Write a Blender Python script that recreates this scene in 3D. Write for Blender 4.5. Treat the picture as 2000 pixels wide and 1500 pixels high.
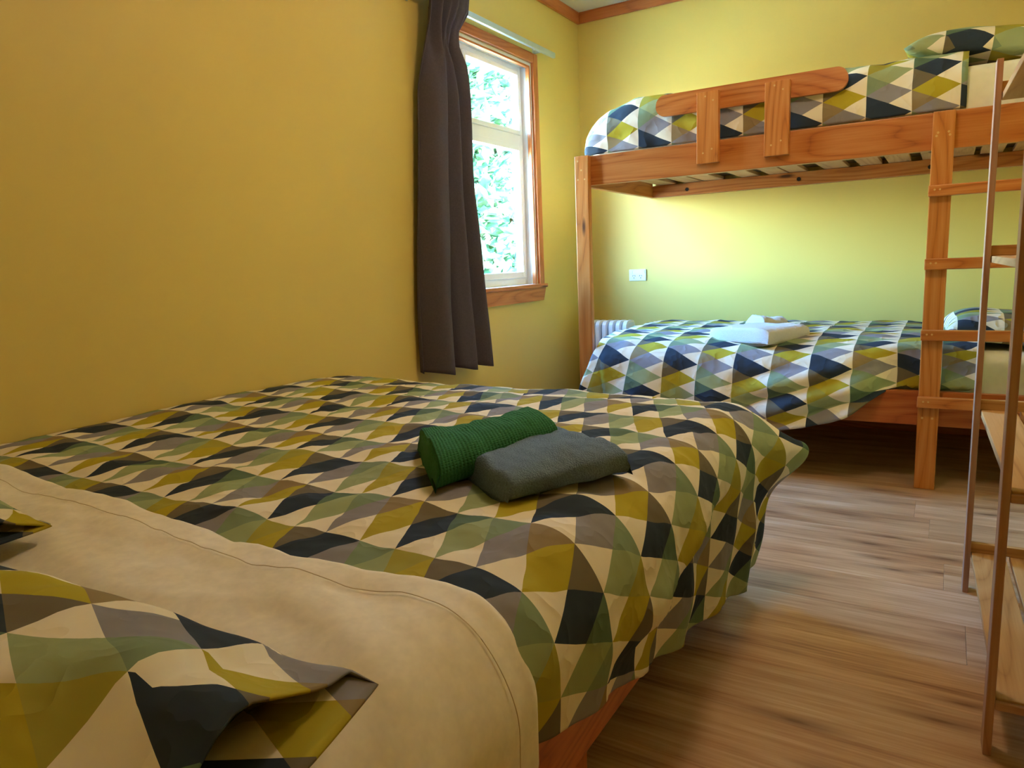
import bpy, bmesh, math, random
import numpy as np
from mathutils import Vector, Matrix, Euler, noise

for o in list(bpy.data.objects):
    bpy.data.objects.remove(o, do_unlink=True)
scene = bpy.context.scene
COL = scene.collection
random.seed(4)
R = math.radians

# ------------------------------------------------------------------ camera
RIGHT = Vector((0.85570118, 0.51582914, -0.04117983))
DOWN = Vector((0.049895, -0.16145423, -0.98561809))
FWD = Vector((-0.51505919, 0.8413399, -0.16389387))
cam_data = bpy.data.cameras.new('camera')
cam_data.sensor_fit = 'HORIZONTAL'
cam_data.sensor_width = 36.0
cam_data.lens = 1391.7 / 2000 * 36.0
cam_data.clip_start = 0.02
cam_data.clip_end = 200
cam = bpy.data.objects.new('camera', cam_data)
COL.objects.link(cam)
up = -DOWN
back = -FWD
cam.matrix_world = Matrix(((RIGHT.x, up.x, back.x, 0.0), (RIGHT.y, up.y, back.y, 0.0),
                           (RIGHT.z, up.z, back.z, 1.0), (0, 0, 0, 1)))
scene.camera = cam

# ------------------------------------------------------------------ light
world = bpy.data.worlds.new('world')
scene.world = world
world.use_nodes = True
wn = world.node_tree.nodes
wl = world.node_tree.links
wn.clear()
w_out = wn.new('ShaderNodeOutputWorld')
w_bg = wn.new('ShaderNodeBackground')
w_sky = wn.new('ShaderNodeTexSky')
w_sky.sky_type = 'NISHITA'
w_sky.sun_disc = False
w_sky.sun_elevation = R(48)
w_sky.sun_rotation = R(70)
w_sky.altitude = 200
w_sky.air_density = 1.0
w_sky.dust_density = 2.5
w_sky.ozone_density = 1.0
w_bg.inputs['Strength'].default_value = 5.0
w_hs = wn.new('ShaderNodeHueSaturation')
w_hs.inputs['Saturation'].default_value = 1.38
wl.new(w_sky.outputs[0], w_hs.inputs['Color'])
wl.new(w_hs.outputs[0], w_bg.inputs[0])
wl.new(w_bg.outputs[0], w_out.inputs[0])


def portal(name, loc, rot, sx, sy):
    d = bpy.data.lights.new(name, 'AREA')
    d.shape = 'RECTANGLE'
    d.size = sx
    d.size_y = sy
    d.cycles.is_portal = True
    o = bpy.data.objects.new(name, d)
    COL.objects.link(o)
    o.location = loc
    o.rotation_euler = rot
    return o


scene.cycles.use_light_tree = False
scene.cycles.max_bounces = 5
scene.cycles.diffuse_bounces = 4
scene.cycles.glossy_bounces = 2
scene.cycles.transmission_bounces = 2
scene.cycles.transparent_max_bounces = 6
scene.cycles.caustics_reflective = False
scene.cycles.caustics_refractive = False
scene.view_settings.view_transform = 'Standard'
scene.view_settings.look = 'None'
scene.view_settings.gamma = 1.0
scene.view_settings.use_curve_mapping = False
scene.view_settings.exposure = 2.4

FILL_LAMP = (-0.5, 2.0)             # position of the added warm fill lamp
FILL_K, FILL_S = 4400, 5.6     # colour temperature, strength

# ------------------------------------------------------------------ room numbers
XL, XR = -2.112, 0.66          # left and right wall
YB, YF = 4.44, -0.75           # back wall, wall behind the camera
ZC = 2.572                     # ceiling
WT = 0.125                     # wall thickness
# window in the left wall
WY0, WY1, WZ0, WZ1 = 2.90, 3.80, 0.885, 2.142


# ------------------------------------------------------------------ node helpers
def S(r, g, b):
    """sRGB 0-255 -> linear"""
    def f(c):
        c /= 255.0
        return c / 12.92 if c <= 0.04045 else ((c + 0.055) / 1.055) ** 2.4
    return (f(r), f(g), f(b), 1.0)


def new_mat(name):
    m = bpy.data.materials.new(name)
    m.use_nodes = True
    nt = m.node_tree
    nt.nodes.clear()
    out = nt.nodes.new('ShaderNodeOutputMaterial')
    bs = nt.nodes.new('ShaderNodeBsdfPrincipled')
    nt.links.new(bs.outputs[0], out.inputs[0])
    return m, nt, bs


def N(nt, kind, **kw):
    n = nt.nodes.new(kind)
    for k, v in kw.items():
        setattr(n, k, v)
    return n


def mathn(nt, op, a, b=None, c=None):
    n = nt.nodes.new('ShaderNodeMath')
    n.operation = op
    for i, v in enumerate((a, b, c)):
        if v is None:
            continue
        if isinstance(v, (int, float)):
            n.inputs[i].default_value = v
        else:
            nt.links.new(v, n.inputs[i])
    return n.outputs[0]


def ramp(nt, fac, stops, interp='LINEAR'):
    n = nt.nodes.new('ShaderNodeValToRGB')
    cr = n.color_ramp
    cr.interpolation = interp
    while len(cr.elements) > 1:
        cr.elements.remove(cr.elements[-1])
    cr.elements[0].position = stops[0][0]
    cr.elements[0].color = stops[0][1]
    for p, c in stops[1:]:
        e = cr.elements.new(p)
        e.color = c
    nt.links.new(fac, n.inputs[0])
    return n.outputs[0]


def bump(nt, bs, height, strength, dist):
    b = nt.nodes.new('ShaderNodeBump')
    b.inputs['Strength'].default_value = strength
    b.inputs['Distance'].default_value = dist
    nt.links.new(height, b.inputs['Height'])
    nt.links.new(b.outputs[0], bs.inputs['Normal'])


def coords(nt, scale, kind='Object', offset_random=True):
    tc = N(nt, 'ShaderNodeTexCoord')
    mp = N(nt, 'ShaderNodeMapping')
    mp.inputs['Scale'].default_value = scale
    nt.links.new(tc.outputs[kind], mp.inputs['Vector'])
    if offset_random:
        oi = N(nt, 'ShaderNodeObjectInfo')
        mul = N(nt, 'ShaderNodeVectorMath', operation='SCALE')
        comb = N(nt, 'ShaderNodeCombineXYZ')
        r = oi.outputs['Random']
        nt.links.new(mathn(nt, 'MULTIPLY', r, 37.0), comb.inputs[0])
        nt.links.new(mathn(nt, 'MULTIPLY', r, 91.0), comb.inputs[1])
        nt.links.new(mathn(nt, 'MULTIPLY', r, 53.0), comb.inputs[2])
        nt.links.new(comb.outputs[0], mp.inputs['Location'])
    return mp.outputs[0]


def plain(name, col, rough=0.5, metal=0.0, spec=0.5, noise_amt=0.0, noise_scale=8.0):
    m, nt, bs = new_mat(name)
    bs.inputs['Roughness'].default_value = rough
    bs.inputs['Metallic'].default_value = metal
    bs.inputs['Specular IOR Level'].default_value = spec
    v = coords(nt, (noise_scale,) * 3)
    nz = N(nt, 'ShaderNodeTexNoise')
    nz.inputs['Scale'].default_value = 1.0
    nz.inputs['Detail'].default_value = 2.0
    nt.links.new(v, nz.inputs['Vector'])
    k = max(noise_amt, 0.02)
    lo = tuple(c * (1 - k) for c in col[:3]) + (1,)
    hi = tuple(min(1, c * (1 + k)) for c in col[:3]) + (1,)
    c = ramp(nt, nz.outputs[0], [(0.3, lo), (0.7, hi)])
    nt.links.new(c, bs.inputs['Base Color'])
    return m


def wood(name, dark, mid, light, rough=0.42, ring=14.0, fine=1.0, knots=True, spec=0.4):
    """grain runs along the local X axis of each board"""
    m, nt, bs = new_mat(name)
    v = coords(nt, (1.0, 1.0, 1.0))
    # slow distortion of the growth rings
    mp = N(nt, 'ShaderNodeMapping')
    mp.inputs['Scale'].default_value = (0.75, 6.0, 6.0)
    nt.links.new(v, mp.inputs['Vector'])
    n1 = N(nt, 'ShaderNodeTexNoise')
    n1.inputs['Scale'].default_value = 1.0
    n1.inputs['Detail'].default_value = 1.0
    nt.links.new(mp.outputs[0], n1.inputs['Vector'])
    rings = mathn(nt, 'FRACT', mathn(nt, 'MULTIPLY', n1.outputs[0], ring))
    tri = mathn(nt, 'ABSOLUTE', mathn(nt, 'SUBTRACT', mathn(nt, 'MULTIPLY', rings, 2.0), 1.0))
    # fine fibres
    mp2 = N(nt, 'ShaderNodeMapping')
    mp2.inputs['Scale'].default_value = (6.0 * fine, 170.0 * fine, 170.0 * fine)
    nt.links.new(v, mp2.inputs['Vector'])
    n2 = N(nt, 'ShaderNodeTexNoise')
    n2.inputs['Scale'].default_value = 1.0
    n2.inputs['Detail'].default_value = 2.0
    nt.links.new(mp2.outputs[0], n2.inputs['Vector'])
    tri = mathn(nt, 'POWER', tri, 0.6)
    f = mathn(nt, 'ADD', mathn(nt, 'MULTIPLY', tri, 0.5), mathn(nt, 'MULTIPLY', n2.outputs[0], 0.55))
    col = ramp(nt, f, [(0.12, dark), (0.45, mid), (0.9, light)])
    if knots:
        mp3 = N(nt, 'ShaderNodeMapping')
        mp3.inputs['Scale'].default_value = (2.2, 9.0, 9.0)
        nt.links.new(v, mp3.inputs['Vector'])
        vo = N(nt, 'ShaderNodeTexVoronoi')
        vo.inputs['Scale'].default_value = 1.0
        nt.links.new(mp3.outputs[0], vo.inputs['Vector'])
        kf = ramp(nt, vo.outputs['Distance'], [(0.05, (1, 1, 1, 1)), (0.13, (0, 0, 0, 1))])
        mx = N(nt, 'ShaderNodeMix', data_type='RGBA')
        nt.links.new(kf, mx.inputs[0])
        nt.links.new(col, mx.inputs[6])
        mx.inputs[7].default_value = tuple(c * 0.35 for c in dark[:3]) + (1,)
        col = mx.outputs[2]
    # board to board variation
    oi = N(nt, 'ShaderNodeObjectInfo')
    hv = N(nt, 'ShaderNodeHueSaturation')
    nt.links.new(mathn(nt, 'ADD', mathn(nt, 'MULTIPLY', oi.outputs['Random'], 0.22), 0.89), hv.inputs['Value'])
    nt.links.new(col, hv.inputs['Color'])
    nt.links.new(hv.outputs[0], bs.inputs['Base Color'])
    bs.inputs['Roughness'].default_value = rough
    bs.inputs['Specular IOR Level'].default_value = spec
    return m


# ------------------------------------------------------------------ materials
M = {}


def wall_paint(name, c):
    m, nt, bs = new_mat(name)
    v = coords(nt, (1, 1, 1), offset_random=False)
    n1 = N(nt, 'ShaderNodeTexNoise')
    n1.inputs['Scale'].default_value = 2.0
    n1.inputs['Detail'].default_value = 1.0
    nt.links.new(v, n1.inputs['Vector'])
    lo = tuple(x * 0.96 for x in c[:3]) + (1,)
    nt.links.new(ramp(nt, n1.outputs[0], [(0.3, lo), (0.7, c)]), bs.inputs['Base Color'])
    bs.inputs['Roughness'].default_value = 0.48
    bs.inputs['Specular IOR Level'].default_value = 0.35
    return m


M['wall'] = wall_paint('yellow_wall_paint', S(233, 205, 113))
M['ceiling'] = wall_paint('white_ceiling_paint', S(238, 240, 236))
M['white'] = plain('white_gloss_paint', S(240, 242, 242), 0.3)
M['trim'] = wood('varnished_trim_wood', S(152, 78, 34), S(192, 108, 54), S(210, 132, 76), 0.35, 14)
M['pine'] = wood('orange_pine', S(138, 70, 26), S(188, 108, 46), S(206, 134, 70), 0.36, 16)
M['pine_post'] = wood('honey_pine', S(150, 80, 30), S(194, 116, 46), S(210, 140, 72), 0.38, 13)
M['bedrail'] = wood('red_pine', S(146, 68, 30), S(186, 98, 46), S(206, 122, 64), 0.36, 16, knots=False)
M['slat'] = wood('raw_slat_wood', S(160, 108, 76), S(192, 140, 104), S(206, 158, 122), 0.6, 8)
M['rack'] = wood('rack_wood', S(156, 110, 86), S(194, 146, 116), S(214, 172, 142), 0.5, 9, knots=False)
M['rack_slat'] = wood('rack_slat_wood', S(160, 110, 60), S(194, 144, 86), S(212, 166, 110), 0.5, 14)
M['screw'] = plain('screw_plug', S(214, 170, 104), 0.4)
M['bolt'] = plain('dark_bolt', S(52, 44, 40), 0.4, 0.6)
M['mattress'] = plain('mattress_fabric', S(236, 232, 218), 0.85, noise_amt=0.03, noise_scale=30)
M['metal'] = plain('aluminium_rail', S(206, 222, 226), 0.32, 0.6)
M['plastic'] = plain('white_plastic', S(232, 236, 238), 0.35)
M['slot'] = plain('socket_slot', S(60, 70, 72), 0.6)
M['heater'] = plain('heater_enamel', S(226, 224, 224), 0.35)
M['bark'] = plain('bark', S(92, 74, 58), 0.9, noise_amt=0.4, noise_scale=20)
M['lawn'] = plain('dry_lawn', S(168, 168, 140), 0.9, noise_amt=0.35, noise_scale=4)


def leaf_mat():
    m, nt, bs = new_mat('leaf')
    v = coords(nt, (9, 9, 9), offset_random=False)
    n1 = N(nt, 'ShaderNodeTexNoise')
    n1.inputs['Scale'].default_value = 1.0
    n1.inputs['Detail'].default_value = 3.0
    nt.links.new(v, n1.inputs['Vector'])
    c = ramp(nt, n1.outputs[0], [(0.3, S(12, 46, 34)), (0.5, S(30, 82, 58)), (0.72, S(76, 126, 90))])
    nt.links.new(c, bs.inputs['Base Color'])
    bs.inputs['Roughness'].default_value = 0.5
    return m


M['leaf'] = leaf_mat()


def glass_mat():
    m = bpy.data.materials.new('window_glass')
    m.use_nodes = True
    nt = m.node_tree
    nt.nodes.clear()
    out = N(nt, 'ShaderNodeOutputMaterial')
    tr = N(nt, 'ShaderNodeBsdfTransparent')
    tr.inputs[0].default_value = (0.95, 0.985, 0.975, 1)
    gl = N(nt, 'ShaderNodeBsdfGlossy')
    gl.inputs['Roughness'].default_value = 0.02
    lw = N(nt, 'ShaderNodeLayerWeight')
    lw.inputs[0].default_value = 0.5
    fac = mathn(nt, 'ADD', mathn(nt, 'MULTIPLY', mathn(nt, 'POWER', lw.outputs['Facing'], 5.0), 0.9), 0.025)
    mx = N(nt, 'ShaderNodeMixShader')
    nt.links.new(fac, mx.inputs[0])
    nt.links.new(tr.outputs[0], mx.inputs[1])
    nt.links.new(gl.outputs[0], mx.inputs[2])
    nt.links.new(mx.outputs[0], out.inputs[0])
    return m


M['glass'] = glass_mat()


def floor_mat():
    m, nt, bs = new_mat('oak_laminate')
    v = coords(nt, (1, 1, 1))
    mp = N(nt, 'ShaderNodeMapping')
    mp.inputs['Scale'].default_value = (2.0, 13.0, 1.0)
    nt.links.new(v, mp.inputs['Vector'])
    n1 = N(nt, 'ShaderNodeTexNoise')
    n1.inputs['Scale'].default_value = 1.0
    n1.inputs['Detail'].default_value = 2.0
    n1.inputs['Distortion'].default_value = 0.4
    nt.links.new(mp.outputs[0], n1.inputs['Vector'])
    mp2 = N(nt, 'ShaderNodeMapping')
    mp2.inputs['Scale'].default_value = (5.0, 120.0, 1.0)
    nt.links.new(v, mp2.inputs['Vector'])
    n2 = N(nt, 'ShaderNodeTexNoise')
    n2.inputs['Scale'].default_value = 1.0
    n2.inputs['Detail'].default_value = 2.0
    nt.links.new(mp2.outputs[0], n2.inputs['Vector'])
    f = mathn(nt, 'ADD', mathn(nt, 'MULTIPLY', n1.outputs[0], 0.62), mathn(nt, 'MULTIPLY', n2.outputs[0], 0.42))
    col = ramp(nt, f, [(0.30, S(142, 100, 70)), (0.45, S(188, 146, 108)), (0.58, S(206, 168, 130)), (0.72, S(224, 196, 164))])
    mp3 = N(nt, 'ShaderNodeMapping')
    mp3.inputs['Scale'].default_value = (1.25, 6.0, 1.0)
    nt.links.new(v, mp3.inputs['Vector'])
    vo = N(nt, 'ShaderNodeTexVoronoi', voronoi_dimensions='2D')
    vo.inputs['Scale'].default_value = 1.0
    nt.links.new(mp3.outputs[0], vo.inputs['Vector'])
    kf = ramp(nt, vo.outputs['Distance'], [(0.015, (0.8, 0.8, 0.8, 1)), (0.045, (0.45, 0.45, 0.45, 1)), (0.16, (0, 0, 0, 1))])
    mx = N(nt, 'ShaderNodeMix', data_type='RGBA')
    nt.links.new(kf, mx.inputs[0])
    nt.links.new(col, mx.inputs[6])
    mx.inputs[7].default_value = S(104, 64, 40)
    oi = N(nt, 'ShaderNodeObjectInfo')
    hv = N(nt, 'ShaderNodeHueSaturation')
    nt.links.new(mathn(nt, 'ADD', mathn(nt, 'MULTIPLY', oi.outputs['Random'], 0.16), 0.9), hv.inputs['Value'])
    nt.links.new(mx.outputs[2], hv.inputs['Color'])
    nt.links.new(hv.outputs[0], bs.inputs['Base Color'])
    bs.inputs['Roughness'].default_value = 0.30
    bs.inputs['Specular IOR Level'].default_value = 0.5
    return m


M['floor'] = floor_mat()

CREAM = S(242, 231, 206)
NAVY, YEL, GRY, GRN = S(50, 60, 72), S(182, 166, 46), S(146, 142, 146), S(160, 172, 126)
BR1, BR2 = S(116, 106, 84), S(150, 130, 92)
GG, DG, OL = S(132, 150, 118), S(96, 118, 92), S(168, 160, 66)


def duvet_mat(name):
    """UV: x counts columns from the foot, y counts rows"""
    m, nt, bs = new_mat(name)
    uv = N(nt, 'ShaderNodeUVMap')
    uv.uv_map = 'UVMap'
    sp = N(nt, 'ShaderNodeSeparateXYZ')
    nt.links.new(uv.outputs[0], sp.inputs[0])
    u, v = sp.outputs[0], sp.outputs[1]
    fu = mathn(nt, 'FRACT', u)
    k = mathn(nt, 'ROUND', v)
    dv = mathn(nt, 'ABSOLUTE', mathn(nt, 'SUBTRACT', v, k))
    du = mathn(nt, 'ABSOLUTE', mathn(nt, 'SUBTRACT', fu, 0.5))
    rh = mathn(nt, 'LESS_THAN', mathn(nt, 'ADD', dv, du), 0.5)
    par = mathn(nt, 'MULTIPLY', mathn(nt, 'FLOORED_MODULO', mathn(nt, 'FLOOR', u), 2.0), 0.5)

    def idx(i):
        a = mathn(nt, 'DIVIDE', mathn(nt, 'FLOORED_MODULO', i, 4.0), 8.0)
        return mathn(nt, 'ADD', mathn(nt, 'ADD', a, par), 0.03)

    rc = ramp(nt, idx(k), list(zip([i / 8 for i in range(8)],
              [NAVY, YEL, GRY, GRN, GRN, GRY, NAVY, YEL])), 'CONSTANT')
    tcol = ramp(nt, idx(mathn(nt, 'FLOOR', v)), list(zip([i / 8 for i in range(8)],
                [BR1, BR2, GG, DG, GG, NAVY, BR1, OL])), 'CONSTANT')
    left = mathn(nt, 'LESS_THAN', fu, 0.5)
    m1 = N(nt, 'ShaderNodeMix', data_type='RGBA')
    nt.links.new(left, m1.inputs[0])
    m1.inputs[6].default_value = CREAM
    nt.links.new(tcol, m1.inputs[7])
    m2 = N(nt, 'ShaderNodeMix', data_type='RGBA')
    nt.links.new(rh, m2.inputs[0])
    nt.links.new(m1.outputs[2], m2.inputs[6])
    nt.links.new(rc, m2.inputs[7])
    nt.links.new(m2.outputs[2], bs.inputs['Base Color'])
    bs.inputs['Roughness'].default_value = 0.85
    bs.inputs['Specular IOR Level'].default_value = 0.2
    v3 = coords(nt, (1, 1, 1), offset_random=False)
    # ridged: sharp little creases in the cotton
    n1 = N(nt, 'ShaderNodeTexNoise')
    n1.inputs['Scale'].default_value = 10.0
    n1.inputs['Detail'].default_value = 2.0
    nt.links.new(v3, n1.inputs['Vector'])
    rd = mathn(nt, 'SUBTRACT', 1.0, mathn(nt, 'MULTIPLY', mathn(nt, 'ABSOLUTE', mathn(nt, 'SUBTRACT', n1.outputs[0], 0.5)), 5.0))
    hh = mathn(nt, 'POWER', mathn(nt, 'MAXIMUM', rd, 0.0), 2.0)
    bump(nt, bs, hh, 0.45, 0.006)
    return m


M['duvet'] = duvet_mat('triangle_print_cotton')


def cloth_mat(name, c, bs_scale=60.0, strength=0.15, dist=0.003, rough=0.9, var=0.05, knit=False):
    m, nt, bs = new_mat(name)
    v = coords(nt, (1, 1, 1), offset_random=False)
    n2 = N(nt, 'ShaderNodeTexNoise')
    n2.inputs['Scale'].default_value = bs_scale
    n2.inputs['Detail'].default_value = 2.0
    n2.inputs['Roughness'].default_value = 0.65
    nt.links.new(v, n2.inputs['Vector'])
    h = n2.outputs[0]
    lo = tuple(x * (1 - var) for x in c[:3]) + (1,)
    hi = tuple(min(1, x * (1 + var)) for x in c[:3]) + (1,)
    if knit:
        uv = N(nt, 'ShaderNodeUVMap')
        uv.uv_map = 'UVMap'
        sp = N(nt, 'ShaderNodeSeparateXYZ')
        nt.links.new(uv.outputs[0], sp.inputs[0])
        a = mathn(nt, 'SINE', mathn(nt, 'MULTIPLY', sp.outputs[0], 2 * math.pi * 105))
        b = mathn(nt, 'SINE', mathn(nt, 'MULTIPLY', sp.outputs[1], 2 * math.pi * 105))
        k1 = mathn(nt, 'MULTIPLY', mathn(nt, 'ADD', a, 1.0), 0.5)
        k2 = mathn(nt, 'MULTIPLY', mathn(nt, 'ADD', b, 1.0), 0.5)
        holes = mathn(nt, 'MULTIPLY', mathn(nt, 'POWER', k1, 2.0), mathn(nt, 'POWER', k2, 2.0))
        h = mathn(nt, 'SUBTRACT', mathn(nt, 'MULTIPLY', h, 0.4), mathn(nt, 'ADD', holes, mathn(nt, 'MULTIPLY', k1, 0.35)))
    nt.links.new(ramp(nt, n2.outputs[0], [(0.3, lo), (0.7, hi)]), bs.inputs['Base Color'])
    bs.inputs['Roughness'].default_value = rough
    bs.inputs['Specular IOR Level'].default_value = 0.15
    bump(nt, bs, h, strength, dist)
    return m


M['sheet'] = cloth_mat('cream_sheet', S(246, 237, 220), 45, 0.12, 0.004)
M['curtain'] = cloth_mat('charcoal_curtain', S(90, 82, 92), 120, 0.2, 0.002, var=0.08)
M['towel_green'] = cloth_mat('green_knit', S(56, 118, 74), 220, 0.6, 0.004, var=0.25, knit=True)
M['towel_grey'] = cloth_mat('grey_terry', S(120, 142, 164), 320, 0.9, 0.006, var=0.25)
M['towel_white'] = cloth_mat('white_terry', S(236, 234, 230), 320, 0.8, 0.006, var=0.06)
M['stitch'] = plain('stitch_thread', S(222, 204, 170), 0.8)


# ------------------------------------------------------------------ object helpers
def tag(o, label=None, cat=None, group=None, kind=None):
    if label:
        o['label'] = label
    if cat:
        o['category'] = cat
    if group:
        o['group'] = group
    if kind:
        o['kind'] = kind
    return o


def link(name, me, mat, parent=None, loc=(0, 0, 0), rot=(0, 0, 0), smooth=False):
    o = bpy.data.objects.new(name, me)
    COL.objects.link(o)
    if mat is not None and not me.materials:
        me.materials.append(mat)
    o.parent = parent
    o.location = loc
    o.rotation_euler = rot
    if smooth:
        me.polygons.foreach_set('use_smooth', [True] * len(me.polygons))
    return o


def empty(name, loc=(0, 0, 0), rz=0.0):
    o = bpy.data.objects.new(name, None)
    o.empty_display_size = 0.1
    COL.objects.link(o)
    o.location = loc
    o.rotation_euler = (0, 0, rz)
    return o


def wmat(o):
    m = Matrix.LocRotScale(o.location, o.rotation_euler, None)
    return m if o.parent is None else wmat(o.parent) @ m


def rel(parent, p):
    """world point -> parent's local frame"""
    return Vector(p) if parent is None else wmat(parent).inverted() @ Vector(p)


def relrot(parent, rot):
    """world rotation -> parent's local frame"""
    e = Euler(rot)
    if parent is None:
        return e
    return (wmat(parent).to_3x3().inverted() @ e.to_matrix()).to_euler()


ROT = {'x': (0, 0, 0), 'y': (0, 0, R(90)), 'z': (0, R(-90), 0)}
_box_cache = {}


def box_mesh(name, sx, sy, sz, bev):
    key = (round(sx, 4), round(sy, 4), round(sz, 4), bev)
    bm = bmesh.new()
    bmesh.ops.create_cube(bm, size=1.0)
    bmesh.ops.scale(bm, vec=(sx, sy, sz), verts=bm.verts)
    if bev > 0:
        bmesh.ops.bevel(bm, geom=list(bm.edges), offset=bev, segments=2, affect='EDGES', profile=0.6)
    me = bpy.data.meshes.new(name)
    bm.to_mesh(me)
    bm.free()
    return me


def board(name, lo, hi, mat, parent=None, axis=None, bev=0.003, local=False):
    """box between two corners (world, or the parent's frame when local); grain along the longest axis"""
    d = [hi[i] - lo[i] for i in range(3)]
    c = [(hi[i] + lo[i]) / 2 for i in range(3)]
    if axis is None:
        axis = 'xyz'[d.index(max(d))]
    if axis == 'x':
        s = (d[0], d[1], d[2])
    elif axis == 'y':
        s = (d[1], d[0], d[2])
    else:
        s = (d[2], d[1], d[0])
    me = box_mesh(name, *s, bev)
    if local:
        return link(name, me, mat, parent, c, ROT[axis])
    return link(name, me, mat, parent, rel(parent, c), relrot(parent, ROT[axis]))


def pyd(name, verts, faces, mat, parent=None, origin=(0, 0, 0), uvs=None, smooth=True, solid=0.0, offset=-1.0, sub=0):
    me = bpy.data.meshes.new(name)
    ov = Vector(origin)
    me.from_pydata([tuple(Vector(v) - ov) for v in verts], [], faces)
    if uvs is not None:
        ul = me.uv_layers.new(name='UVMap')
        for poly in me.polygons:
            for li in poly.loop_indices:
                ul.data[li].uv = uvs[me.loops[li].vertex_index]
    o = link(name, me, mat, parent, rel(parent, origin), (0, 0, 0), smooth)
    if solid:
        md = o.modifiers.new('solid', 'SOLIDIFY')
        md.thickness = solid
        md.offset = offset
    if sub:
        md = o.modifiers.new('sub', 'SUBSURF')
        md.levels = sub
        md.render_levels = sub
    return o


def grid_faces(nu, nv, flip=False, wrap_v=False):
    f = []
    for i in range(nu - 1):
        for j in range(nv if wrap_v else nv - 1):
            a, b = i * nv + j, i * nv + (j + 1) % nv
            c, d = (i + 1) * nv + (j + 1) % nv, (i + 1) * nv + j
            f.append((a, d, c, b) if flip else (a, b, c, d))
    return f


def cyl(name, p0, p1, r, mat, parent=None, seg=12):
    p0, p1 = Vector(p0), Vector(p1)
    d = p1 - p0
    bm = bmesh.new()
    bmesh.ops.create_cone(bm, cap_ends=True, segments=seg, radius1=r, radius2=r, depth=d.length)
    me = bpy.data.meshes.new(name)
    bm.to_mesh(me)
    bm.free()
    o = link(name, me, mat, parent, rel(parent, (p0 + p1) / 2))
    q = d.to_track_quat('Z', 'Y')
    o.rotation_euler = relrot(parent, q.to_euler())
    return o


def sst(x, a, b):
    t = min(1.0, max(0.0, (x - a) / (b - a)))
    return t * t * (3 - 2 * t)


def nz(x, y, z=0.0):
    return noise.noise(Vector((x, y, z)))


def interp(x, pts):
    if x <= pts[0][0]:
        return pts[0][1]
    for (a, va), (b, vb) in zip(pts, pts[1:]):
        if x <= b:
            t = (x - a) / (b - a)
            return va + (vb - va) * t
    return pts[-1][1]


# ------------------------------------------------------------------ room shell
def struct(o):
    o['kind'] = 'structure'
    return o


def multi_box(name, boxes, mat):
    bm = bmesh.new()
    for lo, hi in boxes:
        r = bmesh.ops.create_cube(bm, size=1.0)
        bmesh.ops.scale(bm, vec=[hi[i] - lo[i] for i in range(3)], verts=r['verts'])
        bmesh.ops.translate(bm, vec=[(hi[i] + lo[i]) / 2 for i in range(3)], verts=r['verts'])
    me = bpy.data.meshes.new(name)
    bm.to_mesh(me)
    bm.free()
    return struct(link(name, me, mat))


XO = XL - WT
multi_box('wall_left', [((XO, YF - WT, -0.05), (XL, WY0, ZC + 0.1)), ((XO, WY1, -0.05), (XL, YB + WT, ZC + 0.1)),
                        ((XO, WY0, -0.05), (XL, WY1, WZ0 - 0.02)), ((XO, WY0, WZ1), (XL, WY1, ZC + 0.1))], M['wall'])
multi_box('wall_back', [((XL, YB, -0.05), (XR, YB + WT, ZC + 0.1))], M['wall'])
multi_box('wall_right', [((XR, YF - WT, -0.05), (XR + WT, YB + WT, ZC + 0.1))], M['wall'])
multi_box('wall_front', [((XL, YF - WT, -0.05), (XR, YF, ZC + 0.1))], M['wall'])
multi_box('ceiling', [((XL, YF, ZC), (XR, YB, ZC + 0.12))], M['ceiling'])
multi_box('roof', [((XO - 0.45, YF - 0.6, ZC + 0.13), (XR + 0.6, YB + 0.6, ZC + 0.3))], M['white'])['kind'] = 'structure'

# floor: planks laid across the room
floor = struct(multi_box('floor', [((XL, YF, -0.06), (XR, YB, -0.0105))], M['slot']))
PW = 0.2117
row_y = [3.18 + PW * k for k in range(6, -19, -1)]
joints = {2.97: -0.062, 2.756: -0.01, 2.333: 0.037, 1.91: 0.088}
PLK = 1.285
rr = random.Random(11)
for y0 in row_y:
    y1 = y0 + PW
    lo_y, hi_y = max(y0, YF), min(y1, YB)
    if hi_y - lo_y < 0.01:
        continue
    j = None
    for ky, kx in joints.items():
        if abs(ky - y0) < 0.02:
            j = kx
    if j is None:
        j = rr.uniform(0.2, 0.62)
    x = j - PLK * 3
    while x < XR:
        a, b = max(x, XL), min(x + PLK, XR)
        if b - a > 0.02:
            board('plank', (a + 0.0002, lo_y + 0.0002, -0.01), (b - 0.0002, hi_y - 0.0002, 0.0), M['floor'], floor,
                  axis='x', bev=0.0008)
        x += PLK

# ceiling scotia
t1 = struct(board('trim_1', (XL, YF, 2.505), (XL + 0.02, YB, ZC), M['trim'], axis='y', bev=0.004))
t2 = struct(board('trim_2', (XL + 0.02, YB - 0.02, 2.505), (XR, YB, ZC), M['trim'], axis='x', bev=0.004))
struct(board('baseboard_left', (XL, YF, 0.0), (XL + 0.012, YB, 0.09), M['trim'], axis='y'))
struct(board('baseboard_back', (XL + 0.012, YB - 0.012, 0.0), (XR, YB, 0.09), M['trim'], axis='x'))

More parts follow.
